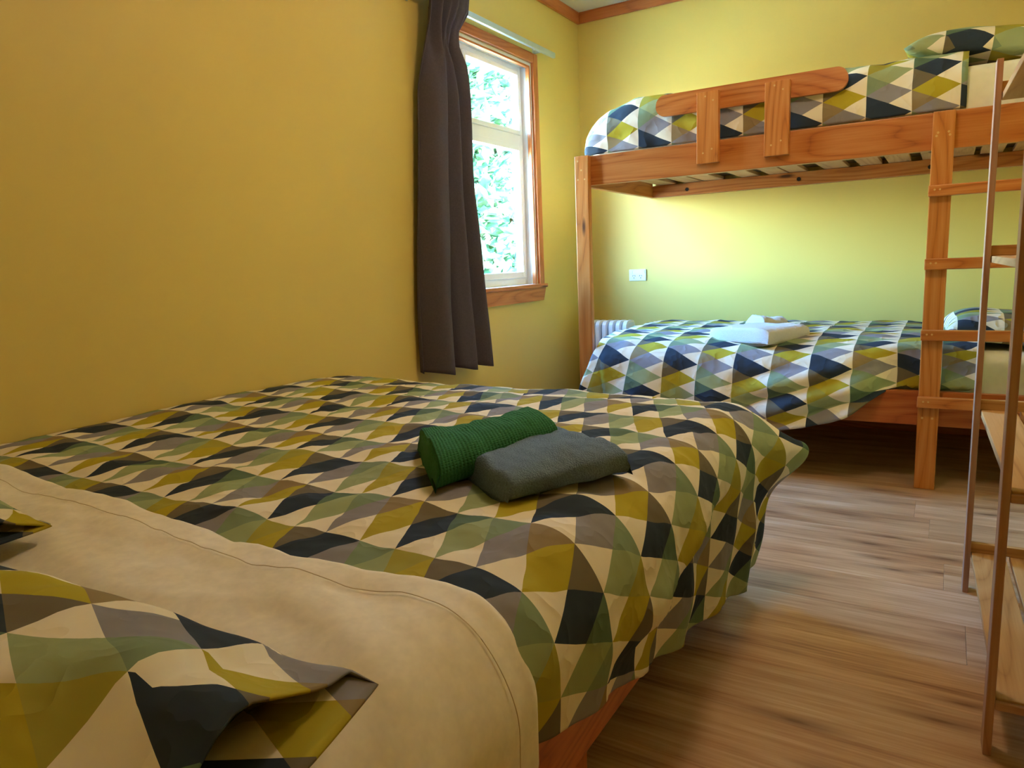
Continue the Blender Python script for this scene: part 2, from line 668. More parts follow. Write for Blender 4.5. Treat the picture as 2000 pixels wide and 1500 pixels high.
# window in the left wall
win = struct(empty('window_1', (XL, (WY0 + WY1) / 2, WZ0)))
CW = 0.052
board('casing', (XL, WY1, WZ0), (XL + 0.018, WY1 + CW, WZ1 + CW), M['trim'], win, 'z')
board('casing', (XL, WY0 - CW, WZ0), (XL + 0.018, WY0, WZ1 + CW), M['trim'], win, 'z')
board('head_casing', (XL, WY0, WZ1), (XL + 0.018, WY1, WZ1 + CW), M['trim'], win, 'y')
board('sill', (XO + 0.03, WY0, WZ0 - 0.022), (XL, WY1, WZ0), M['white'], win, 'y')
board('sill_nosing', (XL, WY0 - CW - 0.02, WZ0 - 0.022), (XL + 0.03, WY1 + CW + 0.022, WZ0), M['trim'], win, 'y', bev=0.006)
# apron with raked ends
ay0, ay1 = WY0 - CW - 0.02, WY1 + CW + 0.015
az0, az1 = WZ0 - 0.10, WZ0 - 0.022
vs = []
for x in (XL, XL + 0.018):
    vs += [(x, ay0 + 0.03, az0), (x, ay1 - 0.03, az0), (x, ay1, az1), (x, ay0, az1)]
me = bpy.data.meshes.new('apron')
c0 = Vector((XL + 0.009, (ay0 + ay1) / 2, (az0 + az1) / 2))
rv = [Matrix.Rotation(R(-90), 3, 'Z') @ (Vector(v) - c0) for v in vs]
me.from_pydata([tuple(v) for v in rv], [], [(3, 2, 1, 0), (4, 5, 6, 7), (0, 1, 5, 4), (1, 2, 6, 5), (2, 3, 7, 6), (3, 0, 4, 7)])
link('apron', me, M['trim'], win, rel(win, c0), ROT['y'])
# linings
LN = 0.018
board('lining', (XO + 0.02, WY1 - LN, WZ0), (XL, WY1, WZ1), M['white'], win, 'z')
board('lining', (XO + 0.02, WY0, WZ0), (XL, WY0 + LN, WZ1), M['white'], win, 'z')
board('lining', (XO + 0.02, WY0 + LN, WZ1 - LN), (XL, WY1 - LN, WZ1), M['white'], win, 'y')
# timber bead inside the casing
board('bead', (XL - 0.02, WY1 - LN - 0.012, WZ0), (XL + 0.004, WY1 - LN, WZ1 - LN), M['trim'], win, 'z')
board('bead', (XL - 0.02, WY0 + LN, WZ1 - LN - 0.012), (XL + 0.004, WY1 - LN - 0.012, WZ1 - LN), M['trim'], win, 'y')
# sashes: fixed frame, transom, two panes on the visible half, two on the hidden half
SX0, SX1 = XO + 0.025, XO + 0.065
iy0, iy1, iz0, iz1 = WY0 + LN, WY1 - LN, WZ0, WZ1 - LN
TR0, TR1 = 1.69, 1.745
ymid = iy0 + 0.24
board('frame_stile', (SX0, iy1 - 0.03, iz0), (SX1, iy1, iz1), M['white'], win, 'z')
board('frame_stile', (SX0, iy0, iz0), (SX1, iy0 + 0.03, iz1), M['white'], win, 'z')
board('frame_head', (SX0, iy0 + 0.03, iz1 - 0.03), (SX1, iy1 - 0.03, iz1), M['white'], win, 'y')
board('frame_sill', (SX0, iy0 + 0.03, iz0), (SX1, iy1 - 0.03, iz0 + 0.04), M['white'], win, 'y')
board('transom', (SX0, iy0 + 0.03, TR0), (SX1, iy1 - 0.03, TR1), M['white'], win, 'y')
board('mullion', (SX0, ymid - 0.03, iz0 + 0.04), (SX1, ymid + 0.03, iz1 - 0.03), M['white'], win, 'z')
for (ya, yb) in ((iy0 + 0.03, ymid - 0.03), (ymid + 0.03, iy1 - 0.03)):
    for (za, zb, st) in ((iz0 + 0.04, TR0, 0.036), (TR1, iz1 - 0.03, 0.024)):
        sx0, sx1 = SX0 + 0.006, SX1 + 0.012
        sash = board('sash', (sx0, ya, za), (sx1, ya + st, zb), M['white'], win, 'z')
        board('sash_stile', (sx0, yb - st, za), (sx1, yb, zb), M['white'], sash, 'z')
        board('sash_rail', (sx0, ya + st, za), (sx1, yb - st, za + st), M['white'], sash, 'y')
        board('sash_rail', (sx0, ya + st, zb - st), (sx1, yb - st, zb), M['white'], sash, 'y')
        board('pane', (sx0 + 0.014, ya + st, za + st), (sx0 + 0.017, yb - st, zb - st), M['glass'], win, 'z', bev=0)
portal('window_portal', (XO - 0.01, (WY0 + WY1) / 2, (WZ0 + WZ1) / 2), (0, R(-90), 0), WZ1 - WZ0, WY1 - WY0)

# unseen lamp above the frame, added as warm fill for the near side
def emis(name, col, strength):
    m = bpy.data.materials.new(name)
    m.use_nodes = True
    nt = m.node_tree
    nt.nodes.clear()
    o = N(nt, 'ShaderNodeOutputMaterial')
    e = N(nt, 'ShaderNodeEmission')
    bb = N(nt, 'ShaderNodeBlackbody')
    bb.inputs[0].default_value = col
    nt.links.new(bb.outputs[0], e.inputs[0])
    e.inputs[1].default_value = strength
    nt.links.new(e.outputs[0], o.inputs[0])
    return m


M['fill_globe'] = emis('warm_fill_globe', FILL_K, FILL_S)
lamp = empty('added_fill_lamp', (FILL_LAMP[0], FILL_LAMP[1], ZC))
tag(lamp, 'unseen round ceiling lamp added for warm fill', 'lamp')
cyl('fill_lamp_base', (FILL_LAMP[0], FILL_LAMP[1], ZC - 0.03), (FILL_LAMP[0], FILL_LAMP[1], ZC), 0.09, M['white'], lamp, 24)
bm = bmesh.new()
bmesh.ops.create_uvsphere(bm, u_segments=12, v_segments=7, radius=0.15)
bmesh.ops.scale(bm, vec=(1, 1, 0.6), verts=bm.verts)
me = bpy.data.meshes.new('fill_globe')
bm.to_mesh(me)
bm.free()
link('fill_globe', me, M['fill_globe'], lamp, (0, 0, -0.12), smooth=True)

# ------------------------------------------------------------------ outside
multi_box('lawn', [((-40, -30, -0.9), (XO - 0.3, 40, -0.6))], M['lawn'])


def tree(loc, h, rx, n, seed, label):
    rg = random.Random(seed)
    t = empty('tree', loc)
    tag(t, label, 'tree', 'trees outside the window')
    vs, fs = [], []
    nseg = 8
    for i in range(7):
        f = i / 6
        r = 0.16 * (1 - 0.75 * f)
        for k in range(nseg):
            a = 2 * math.pi * k / nseg
            vs.append((math.cos(a) * r + 0.1 * math.sin(f * 5 + seed), math.sin(a) * r, f * h * 0.8))
    fs = grid_faces(7, nseg, wrap_v=True)
    me = bpy.data.meshes.new('trunk')
    me.from_pydata(vs, [], fs)
    link('trunk', me, M['bark'], t, smooth=True)
    vs, fs = [], []
    for i in range(n):
        while True:
            p = Vector((rg.uniform(-1, 1), rg.uniform(-1, 1), rg.uniform(-1, 1)))
            if p.length < 1:
                break
        p = p * (0.55 + 0.45 * rg.random()) / max(p.length, 0.3) * (p.length ** 0.4)
        z = 0.5 * h + p.z * 0.52 * h
        c = Vector((p.x * rx, p.y * rx, max(0.05, z)))
        d = Vector((rg.gauss(0, 1), rg.gauss(0, 1), rg.gauss(0, 0.6))).normalized()
        s = d.orthogonal().normalized()
        L, W = rg.uniform(0.16, 0.36), rg.uniform(0.035, 0.085)
        b = len(vs)
        vs += [c - d * L / 2, c + s * W, c + d * L / 2 + Vector((0, 0, -0.03)), c - s * W]
        fs.append((b, b + 1, b + 2, b + 3))
    me = bpy.data.meshes.new('foliage')
    me.from_pydata([tuple(v) for v in vs], [], fs)
    f = link('foliage', me, M['leaf'], t)
    f['kind'] = 'stuff'
    return t


tree((-6.4, 8.0, -0.6), 5.4, 1.55, 16000, 1, 'bushy green tree filling the left of the window view')
tree((-6.8, 11.4, -0.6), 5.6, 1.7, 16000, 2, 'green tree seen through the window beside the jamb')
tree((-9.8, 13.8, -0.6), 6.6, 2.1, 12000, 3, 'pale green tree farthest from the window')

# ------------------------------------------------------------------ duvet / cloth surfaces
PU, PV, PV1 = 0.1655, 0.079, 0.0745


def edge_path(pts):
    """smooth polyline -> function arclength -> point, plus total length"""
    P = [Vector((a, b)) for a, b in pts]
    P = [P[0] * 2 - P[1]] + P + [P[-1] * 2 - P[-2]]
    out = []
    for i in range(1, len(P) - 2):
        for k in range(12):
            t = k / 12
            a, b, c, d = P[i - 1], P[i], P[i + 1], P[i + 2]
            out.append(0.5 * ((2 * b) + (c - a) * t + (2 * a - 5 * b + 4 * c - d) * t * t + (3 * b - a - 3 * c + d) * t ** 3))
    out.append(P[-2])
    L = [0.0]
    for a, b in zip(out, out[1:]):
        L.append(L[-1] + (b - a).length)

    def at(s):
        if s <= 0:
            return out[0]
        for i in range(len(L) - 1):
            if s <= L[i + 1]:
                f = (s - L[i]) / (L[i + 1] - L[i] + 1e-9)
                return out[i].lerp(out[i + 1], f)
        return out[-1]
    return at, L[-1]


# --- double bed in the foreground ---------------------------------------------------------
BX1 = -0.5           # outer face of the side rail
bed = empty('bed_frame', (-1.3, 1.1, 0.0))
tag(bed, 'low reddish pine double bed frame against the yellow wall in the foreground', 'bed')
board('side_rail', (BX1 - 0.03, 0.06, 0.15), (BX1, 2.14, 0.33), M['bedrail'], bed, 'y', bev=0.005)
board('side_rail', (XL + 0.02, 0.06, 0.15), (XL + 0.05, 2.14, 0.33), M['bedrail'], bed, 'y', bev=0.005)
board('foot_rail', (XL + 0.05, 2.11, 0.15), (BX1 - 0.03, 2.14, 0.33), M['bedrail'], bed, 'x', bev=0.005)
board('head_rail', (XL + 0.05, 0.06, 0.15), (BX1 - 0.03, 0.09, 0.33), M['bedrail'], bed, 'x', bev=0.005)
for lx in (XL + 0.06, BX1 - 0.12):
    for ly in (0.10, 1.05, 2.03):
        board('leg', (lx, ly, 0.0), (lx + 0.07, ly + 0.07, 0.28), M['bedrail'], bed, 'z')
for k in range(13):
    y = 0.12 + k * 0.155
    board('slat', (XL + 0.055, y, 0.285), (BX1 - 0.035, y + 0.07, 0.305), M['slat'], bed, 'x')


def rounded_slab(name, lo, hi, r, mat, label, cat, nseg=6):
    bm = bmesh.new()
    bmesh.ops.create_cube(bm, size=1.0)
    d = [hi[i] - lo[i] for i in range(3)]
    bmesh.ops.scale(bm, vec=d, verts=bm.verts)
    bmesh.ops.bevel(bm, geom=list(bm.edges), offset=r, segments=nseg, affect='EDGES', profile=0.5)
    me = bpy.data.meshes.new(name)
    bm.to_mesh(me)
    bm.free()
    o = link(name, me, mat, None, [(lo[i] + hi[i]) / 2 for i in range(3)], smooth=True)
    tag(o, label, cat)
    return o


rounded_slab('mattress', (XL + 0.03, 0.10, 0.308), (-0.52, 2.09, 0.525), 0.05, M['mattress'],
             'white double mattress under the covers of the foreground bed', 'mattress')

XE, RE = -0.570, 0.125       # where the bed cover starts to roll over the edge, radius


def ztop1(x, y):
    z = interp(y, [(0.0, 0.562), (0.85, 0.568), (1.6, 0.575), (1.95, 0.568), (2.3, 0.55)])
    return z + 0.012 * sst(-x, 1.6, 2.1) - 0.006 * sst(x, -0.9, -0.6)


def side_profile(s, top):
    """distance past the roll-over point -> (x, z)"""
    q = RE * math.pi / 2
    if s <= q:
        a = s / RE
        return XE + RE * math.sin(a), top - RE * (1 - math.cos(a))
    e = s - q
    return XE + RE - 0.10 * e * e - 0.02 * e, top - RE - e


def hem1(y):
    return interp(y, [(0.6, 0.40), (0.75, 0.365), (1.07, 0.262), (1.25, 0.20), (1.52, 0.135), (1.9, 0.085), (2.3, 0.08)])


def ripple1(x, y):
    a = 0.011 * nz(x * 4.5 + 3, y * 7.0, 1.3)
    b = 0.0095 * nz(x * 9, y * 13, 4.1)
    c = 0.003 * nz(x * 26, y * 30, 9.2)
    return a + b + c


NT, NSF, NSD = 150, 130, 64
Y0, YE = 0.66, 2.12
TMAX = YE + 0.13 - Y0
verts, uvs = [], []
for i in range(NT):
    t = TMAX * i / (NT - 1)
    b = max(0.0, Y0 + t - YE)
    yflat = Y0 + t - b
    for j in range(NSF + NSD):
        if j < NSF:
            x = XL + 0.012 + (XE - XL - 0.012) * j / (NSF - 1)
            s = 0.0
        else:
            top = ztop1(XE, yflat)
            L = RE * math.pi / 2 + (top - RE - hem1(yflat + b * 0.5))
            s = L * (j - NSF + 1) / NSD
        top = ztop1(x if s == 0 else XE, yflat)
        if s == 0:
            px, pz = x, top
        else:
            px, pz = side_profile(s, top)
        drop = top - pz
        hang = sst(drop, 0.03, 0.16)
        # foot end
        rf = 0.09
        a = min(b / rf, 1.2)
        y_top = YE + rf * math.sin(min(a, math.pi / 2))
        z_top = pz - rf * (1 - math.cos(a))
        py = yflat + (y_top - YE if b > 0 else 0) * (1 - hang) + b * hang
        pz = pz + (z_top - pz) * (1 - hang)
        py -= 0.45 * max(0, drop - 0.16) * sst(t, 1.1, TMAX)
        # corner that sticks out past the mattress
        px += 0.095 * sst(t, TMAX - 0.30, TMAX) * math.exp(-((drop - 0.13) / 0.09) ** 2)
        # relief
        rp = ripple1(px - 0.0, yflat + b)
        wall_fade = 1 - 0.6 * sst(-px, 2.0, 2.1)
        fold_f = sst(yflat, 0.80, 1.0)
        fold = math.sin(yflat * 2 * math.pi / 0.27 + 2.0 * nz(yflat * 2.2, 3.3, 0)) * 0.011 * sst(drop, 0.12, 0.3)
        fold += 0.016 * nz(yflat * 6, drop * 9, 7.7) * sst(drop, 0.08, 0.2)
        # deep diagonal fold: the upper layer hangs over the lower one
        cr = pz - interp(yflat, [(1.03, 0.33), (1.21, 0.335), (1.36, 0.37), (1.57, 0.43), (2.2, 0.46)])
        on_ = sst(yflat, 1.0, 1.2) * (1 - sst(yflat, 1.60, 1.8))
        fold += (0.034 * sst(cr, -0.022, 0.028) - 0.020) * on_ * sst(drop, 0.10, 0.18) * (1 - 0.8 * sst(cr, 0.03, 0.16))
        pz += rp * (1 - hang) * wall_fade
        px += (rp * 0.8 + fold) * hang * (0.15 + 0.85 * fold_f)
        tuck = 1 - sst(yflat, 0.70, 0.79)
        px -= 0.016 * tuck * hang
        pz -= 0.010 * tuck * (1 - hang)
        verts.append((max(px, XL + 0.008), py, pz))
        xx = (x if s == 0 else XE + s)
        uvs.append(((0.965 - (Y0 + t)) / PU + 40, (-1.06 - xx) / PV1 + 0.65 + 40))
nv = NSF + NSD
dv1 = pyd('duvet', verts, grid_faces(NT, nv, flip=True), M['duvet'], None, (-1.2, 1.3, 0.5), uvs, True, 0.014, -1.0)
tag(dv1, 'triangle-print duvet in mustard, sage and charcoal spread over the foreground double bed', 'duvet')

# cream sheet folded over the head end of the duvet
NT2, NSF2, NSD2 = 90, 120, 44
verts, uvs = [], []


def sheet_edge(x):
    return interp(x, [(-2.1, 0.78), (-1.88, 0.752), (-1.3, 0.735), (-0.84, 0.70), (-0.6, 0.735), (-0.3, 0.75)]) + 0.004 * nz(x * 9, 2)


def sheet_pt(j, frac=None, inset=None):
    if j < NSF2:
        x = XL + 0.012 + (XE - XL - 0.012) * j / (NSF2 - 1)
        s = 0.0
    else:
        x = XE
        L = RE * math.pi / 2 + (ztop1(XE, 0.6) - RE - 0.335)
        s = L * (j - NSF2 + 1) / NSD2
    ye = sheet_edge(x + s * 0.5)
    y = ye - inset if frac is None else 0.085 + (ye - 0.085) * frac
    top = ztop1(x, y)
    px, pz = (x, top) if s == 0 else side_profile(s, top)
    drop = top - pz
    hang = sst(drop, 0.02, 0.14)
    d = ye - y
    lift = 0.015 * (1 - sst(d, 0.14, 0.34)) + 0.003
    edge_round = -0.004 * (1 - sst(d, 0.0, 0.010))
    near = 1 - sst(d, 0.08, 0.2)
    w1 = nz(px * 1.8 + y * 2.2, y * 4 - px * 1.5, 5.5)
    rp = 0.007 * w1 + 0.0035 * nz(px * 4 + y * 7, y * 17 - px * 6, 2.2) + 0.0012 * nz(px * 20, y * 34, 1)
    # long soft creases that fan out towards the edge of the bed
    fan = math.sin((y * 7.5 + px * 1.6 + 0.7 * w1) * 2 * math.pi)
    rp += 0.0028 * fan * sst(px, -1.5, -0.8)
    wr = 0.010 * max(0.0, math.sin((y * 6.2 + drop * 1.1 + 0.4 * w1) * 2 * math.pi)) * sst(drop, 0.02, 0.10)
    rip = ripple1(px, y) * near * (1 - hang) + rp * (1 - 0.8 * near)
    off = lift + edge_round + rip
    pz += off * (1 - hang)
    px += (lift * 0.8 + edge_round + rip * 0.6 + wr * (1 - 0.75 * near)) * hang
    return (max(px, XL + 0.008), y, pz), (x + s, y)


for i in range(NT2):
    for j in range(NSF2 + NSD2):
        p, q = sheet_pt(j, (i / (NT2 - 1)) ** 0.85)
        verts.append(p)
        uvs.append(q)
sh1 = pyd('sheet', verts, grid_faces(NT2, NSF2 + NSD2, flip=True), M['sheet'], None, (-1.2, 0.4, 0.55), uvs, True, 0.004, 1.0)
tag(sh1, 'cream top sheet folded back over the head end of the foreground duvet', 'sheet')


def ribbon(name, pts, r, mat, parent):
    vs, n = [], len(pts)
    P = [Vector(p) for p in pts]
    for i in range(n):
        t = (P[min(i + 1, n - 1)] - P[max(i - 1, 0)]).normalized()
        a = t.orthogonal().normalized()
        b = t.cross(a)
        for k in range(5):
            an = 2 * math.pi * k / 5
            vs.append(tuple(P[i] + (a * math.cos(an) + b * math.sin(an)) * r))
    return pyd(name, vs, grid_faces(n, 5, wrap_v=True), mat, parent, tuple(parent.location))


ribbon('hem_stitch', [Vector(sheet_pt(j, None, 0.062)[0]) + Vector((0.0036 * sst(j, NSF2, NSF2 + 12), 0, 0.0034 * (1 - sst(j, NSF2, NSF2 + 14))))
                      for j in range(4, NSF2 + NSD2)], 0.0007, M['stitch'], sh1)


# pillows with an open case end
def case_pillow(name, cx, cy, z0, lx, ly, hz, rz, label, seed, flap=0.09):
    """pillow along x, mouth of the case at +x"""
    t = empty(name, (cx, cy, z0), rz)
    tag(t, label, 'pillow', 'pillows on the foreground bed')
    na, nb = 70, 72
    vs, uv = [], []
    for i in range(na):
        f = i / (na - 1)
        x = -lx / 2 + (lx + flap) * f
        a = (x / (lx / 2))
        if a < 0.98:
            prof = max(0.0, 1 - abs(a) ** 2.6) ** 0.5
        else:
            prof = 0.0
        mouth = sst(x, lx / 2 - 0.16, lx / 2 + 0.0)
        hh = hz * prof * (1 - mouth * 0.4) + 0.012 * mouth
        if i == 0:
            hh = 0.001
        wid = ly / 2 * (1 - 0.06 * (1 - a * a if abs(a) < 1 else 0)) * (1 - 0.10 * (1 - sst(x, -lx / 2, -lx / 2 + 0.05)))
        for j in range(nb):
            th = 2 * math.pi * j / nb
            cy_, sy_ = math.cos(th), math.sin(th)
            yy = math.copysign(abs(cy_) ** 0.75, cy_) * wid
            zz = math.copysign(abs(sy_) ** 0.9, sy_)
            if zz >= 0:
                lip = mouth * (0.052 * math.exp(-((yy - 0.10) / 0.075) ** 2) + 0.02 * math.exp(-((yy + 0.10) / 0.08) ** 2)) * abs(sy_) ** 0.4
                z = hh * 1.25 * zz + lip
            else:
                z = hh * 0.45 * zz
            w = 0.007 * nz(x * 6 + seed, yy * 9, 1.0) + 0.006 * nz(x * 14 + seed, yy * 17, 3.0)
            w += 0.01 * mouth * nz(yy * 14, seed + x * 4, 2)
            if zz > 0:
                z += w
            xx = x
            if zz > 0:
                xx += 0.02 * mouth * math.sin(yy * 9 + seed * 2)
            else:
                xx += 0.035 * mouth * (0.6 + 0.4 * math.sin(yy * 11 + seed))
            vs.append((xx, yy, z + hz * 0.45 + 0.004))
            arc = yy + (0.3 if zz < 0 else 0)
            uv.append(((-(x) / PU) + 20 + seed, (arc / PV) + 30 + seed))
    me = bpy.data.meshes.new('pillowcase')
    me.from_pydata(vs, [], grid_faces(na, nb, wrap_v=True, flip=True))
    ul = me.uv_layers.new(name='UVMap')
    for poly in me.polygons:
        for li in poly.loop_indices:
            ul.data[li].uv = uv[me.loops[li].vertex_index]
    o = link('pillowcase', me, M['duvet'], t, smooth=True)
    md = o.modifiers.new('solid', 'SOLIDIFY')
    md.thickness = 0.003
    md.offset = 1.0
    # inner flap of the case, crumpled in the mouth
    vs, uv = [], []
    ni, nj = 26, 40
    for i in range(ni):
        for j in range(nj):
            f, g_ = i / (ni - 1), j / (nj - 1)
            x = lx / 2 - 0.10 + 0.125 * f
            yy = (g_ - 0.5) * ly * 0.80
            z = 0.010 + 0.030 * math.exp(-((yy - 0.09) / 0.09) ** 2) * f + 0.012 * math.sin(yy * 62 + f * 3 + seed) * f + 0.008 * nz(yy * 18, f * 4, seed)
            vs.append((x - 0.02 * math.sin(yy * 30), yy, hz * 0.45 + z))
            uv.append((x / PU + 20, yy / PV + 32))
    me = bpy.data.meshes.new('inner_flap')
    me.from_pydata(vs, [], grid_faces(ni, nj))
    ul = me.uv_layers.new(name='UVMap')
    for poly in me.polygons:
        for li in poly.loop_indices:
            ul.data[li].uv = uv[me.loops[li].vertex_index]
    link('inner_flap', me, M['duvet'], t, smooth=True)
    # pillow filling seen through the mouth
    vs = []
    for i in range(24):
        f = i / 23
        a = -1 + 2 * f
        pr = max(0.0, 1 - abs(a) ** 2.6) ** 0.5
        for j in range(24):
            th = 2 * math.pi * j / 24
            yy = math.copysign(abs(math.cos(th)) ** 0.75, math.cos(th)) * ly / 2 * 0.86 * (pr * 0.3 + 0.7 if abs(a) < 0.999 else 0.6)
            s_ = math.sin(th)
            z = pr * hz * (1.1 if s_ > 0 else 0.35) * s_ * 0.85
            vs.append((a * lx / 2 * 0.93, yy, z + hz * 0.45 + 0.004))
    me = bpy.data.meshes.new('filling')
    fc = grid_faces(24, 24, wrap_v=True, flip=True)
    me.from_pydata(vs, [], fc)
    link('filling', me, M['mattress'], t, smooth=True)
    return t


case_pillow('pillow', -0.885, 0.185, 0.570, 0.70, 0.50, 0.072, R(4),
            'triangle-print pillow with open case end, nearest the camera', 1)
case_pillow('pillow', -1.685, 0.33, 0.570, 0.68, 0.50, 0.08, R(-3),
            'triangle-print pillow against the yellow wall at the left edge', 2)


# towels
def folded_towel(name, A, B, base, depth_near, depth_far, hn, hf, shelf, mat, label, seed, back_side=1, roll=0.13, sq=0.73, shear=(0.0, 0.0)):
    """thick rolled front edge from A to B, flat folded flap behind it"""
    A, B = Vector(A), Vector(B)
    ax = (B - A)
    L = ax.length
    ax /= L
    pr = Vector((-ax.y, ax.x)) * back_side
    n, m = 60, 56
    vs, uv = [], []
    for i in range(n):
        f = i / (n - 1)
        e = min(f, 1 - f)
        endr = math.sqrt(max(0.0, 1 - (1 - min(1, e / 0.05)) ** 2))
        dep = depth_near + (depth_far - depth_near) * f
        hb = hn + (hf - hn) * sst(f, 0.0, 0.7)
        for j in range(m):
            q = j / m
            # closed section: bottom (0-0.3), front roll, top, back
            th = 2 * math.pi * q
            c, s = math.cos(th), math.sin(th)
            # superellipse bounding box depth x hb
            d = (0.5 - 0.5 * math.copysign(abs(c) ** sq, c)) * dep
            zt = math.copysign(abs(s) ** sq, s)
            hloc = hb + (shelf - hb) * sst(d, roll * 0.7, roll * 1.2)
            z = hloc * (0.5 + 0.5 * zt)
            z *= 0.25 + 0.75 * endr if s > 0 else 1
            if s > 0:
                z += (0.007 * nz(f * 4 + seed, d * 14, 1) + 0.004 * nz(f * 12 + seed, d * 40, 2)) * endr
                # groove where the layers meet at the ends
            groove = 0.010 * math.exp(-((z - hloc * 0.5) / 0.010) ** 2) * (1 - sst(e, 0.0, 0.04))
            p = A + ax * (L * f + d * (shear[0] + (shear[1] - shear[0]) * f) + (0.012 * nz(d * 9, z * 12, seed)) - math.copysign(groove, f - 0.5)) + pr * (d + 0.008 * nz(f * 5, seed, z * 6))
            vs.append((p.x, p.y, base + max(z, 0.0)))
            uv.append((L * f, q * (dep + hb) * 2))
    fc = grid_faces(n, m, wrap_v=True, flip=back_side > 0)
    fc.append(tuple(range(m)) if back_side > 0 else tuple(reversed(range(m))))
    fc.append(tuple(range((n - 1) * m, n * m))[::-1] if back_side > 0 else tuple(range((n - 1) * m, n * m)))
    o = pyd(name, vs, fc, mat, None, ((A.x + B.x) / 2, (A.y + B.y) / 2, base), uv, True)
    tag(o, label, 'towel')
    return o


folded_towel('towel', (-0.79, 1.00), (-0.725, 1.385), 0.575, 0.29, 0.17, 0.092, 0.10, 0.076, M['towel_green'],
             'green textured towel folded on the foreground duvet', 3, shear=(0.75, 0.15))
folded_towel('towel', (-0.652, 1.035), (-0.508, 1.275), 0.572, 0.17, 0.32, 0.060, 0.080, 0.066, M['towel_grey'],
             'dark grey fluffy towel beside the green towel on the foreground duvet', 8, roll=0.105)

# ------------------------------------------------------------------ bunk bed
bunk = empty('bunk_bed', (-0.6, 3.9, 0.0))
tag(bunk, 'tall orange pine bunk bed with ladder and guard board against the back wall', 'bunk bed')
PYF, PYR = 3.35, 3.385
p1 = board('post', (-1.630, PYF, 0), (-1.555, PYR, 1.525), M['pine_post'], bunk, 'z', 0.004)
p2 = board('post', (-0.0777, PYF, 0), (-0.002, PYR, 1.522), M['pine_post'], bunk, 'z', 0.004)
board('post', (0.385, PYF, 0), (0.46, PYR, 1.525), M['pine_post'], bunk, 'z', 0.004)
board('front_rail', (-1.630, PYR, 1.381), (0.46, PYR + 0.035, 1.524), M['pine'], bunk, 'x', 0.004)
board('end_rail', (-1.63, PYR + 0.035, 1.381), (-1.60, YB - 0.047, 1.50), M['pine'], bunk, 'y', 0.003)
board('end_rail', (0.43, PYR + 0.035, 1.381), (0.46, YB - 0.047, 1.50), M['pine'], bunk, 'y', 0.003)
rr_ = board('rear_rail', (-1.63, YB - 0.047, 1.381), (0.46, YB, 1.452), M['pine'], bunk, 'x', 0.003)
board('ledger', (-1.60, PYR + 0.035, 1.42), (0.43, PYR + 0.065, 1.452), M['pine'], bunk, 'x', 0.002)
for x in (-1.382, -0.742, -0.103):
    cyl('bolt', (x, YB - 0.051, 1.413), (x, YB - 0.040, 1.413), 0.011, M['bolt'], rr_)
sl = [(-1.56, -1.455), (-1.395, -1.29), (-1.275, -1.165), (-1.06, -0.96), (-0.90, -0.80), (-0.79, -0.70), (-0.61, -0.485),
      (-0.43, -0.325), (-0.295, -0.19), (-0.14, -0.04), (-0.02, 0.085), (0.11, 0.205), (0.245, 0.34)]
for a, b in sl:
    board('slat', (a, PYR + 0.037, 1.453), (b, YB - 0.002, 1.471), M['slat'], bunk, 'y', 0.002)
# guard board
g = PYR - 0.018
for a, b, zt in ((-1.012, -0.912, 1.735), (-0.714, -0.611, 1.732)):
    u = board('guard_upright', (a, g - 0.012, 1.424), (b, PYR, zt), M['pine_post'], bunk, 'z', 0.003)
    for sx, sz in ((0.03, 0.045), (0.07, 0.06), (0.04, 0.29), (0.075, 0.27)):
        cyl('screw', (a + sx, g - 0.0135, 1.424 + sz), (a + sx, g - 0.009, 1.424 + sz), 0.004, M['screw'], u, 8)
vs, fs = [], []
gx0, gx1, gz0, gz1 = -1.215, -0.39, 1.660, 1.756
rad = 0.045
outline = []
for cx_, cz_, a0 in ((gx1 - rad, gz1 - rad, 0), (gx0 + rad, gz1 - rad, 90), (gx0 + rad, gz0 + rad, 180), (gx1 - rad, gz0 + rad, 270)):
    for k in range(9):
        a = R(a0 + k * 90 / 8)
        outline.append((cx_ + rad * math.cos(a), cz_ + rad * math.sin(a)))
bm = bmesh.new()
gc = Vector(((gx0 + gx1) / 2, PYR + 0.011, (gz0 + gz1) / 2))
ring = [bm.verts.new((x - gc.x, -0.011, z - gc.z)) for x, z in outline]
fce = bm.faces.new(ring)
ext = bmesh.ops.extrude_face_region(bm, geom=[fce])
bmesh.ops.translate(bm, vec=(0, 0.022, 0), verts=[v for v in ext['geom'] if isinstance(v, bmesh.types.BMVert)])
bmesh.ops.recalc_face_normals(bm, faces=bm.faces)
me = bpy.data.meshes.new('guard_board')
bm.to_mesh(me)
bm.free()
link('guard_board', me, M['pine'], bunk, rel(bunk, gc))
# ladder rungs
for z0, z1 in ((0.352, 0.397), (0.630, 0.673), (0.914, 0.958), (1.199, 1.242)):
    rg_ = board('rung', (-0.081, PYF - 0.028, z0), (0.465, PYF, z1), M['pine'], bunk, 'x', 0.004)
    for sx in (0.022, 0.040):
        cyl('screw', (-0.081 + sx, PYF - 0.0292, (z0 + z1) / 2 + 0.004), (-0.081 + sx, PYF - 0.024, (z0 + z1) / 2 + 0.004), 0.004, M['screw'], rg_, 8)
for px_, pz_, pp in ((-0.063, 1.43, p2), (-0.058, 1.442, p2), (-0.022, 1.442, p2), (-0.018, 1.43, p2), (-0.06, 0.305, p2), (-0.024, 0.305, p2),
                     (-1.612, 1.50, p1), (-1.612, 1.41, p1), (-1.575, 1.41, p1), (-1.593, 1.455, p1)):
    cyl('screw', (px_, PYF - 0.0015, pz_), (px_, PYF + 0.003, pz_), 0.0045, M['screw'], pp, 8)
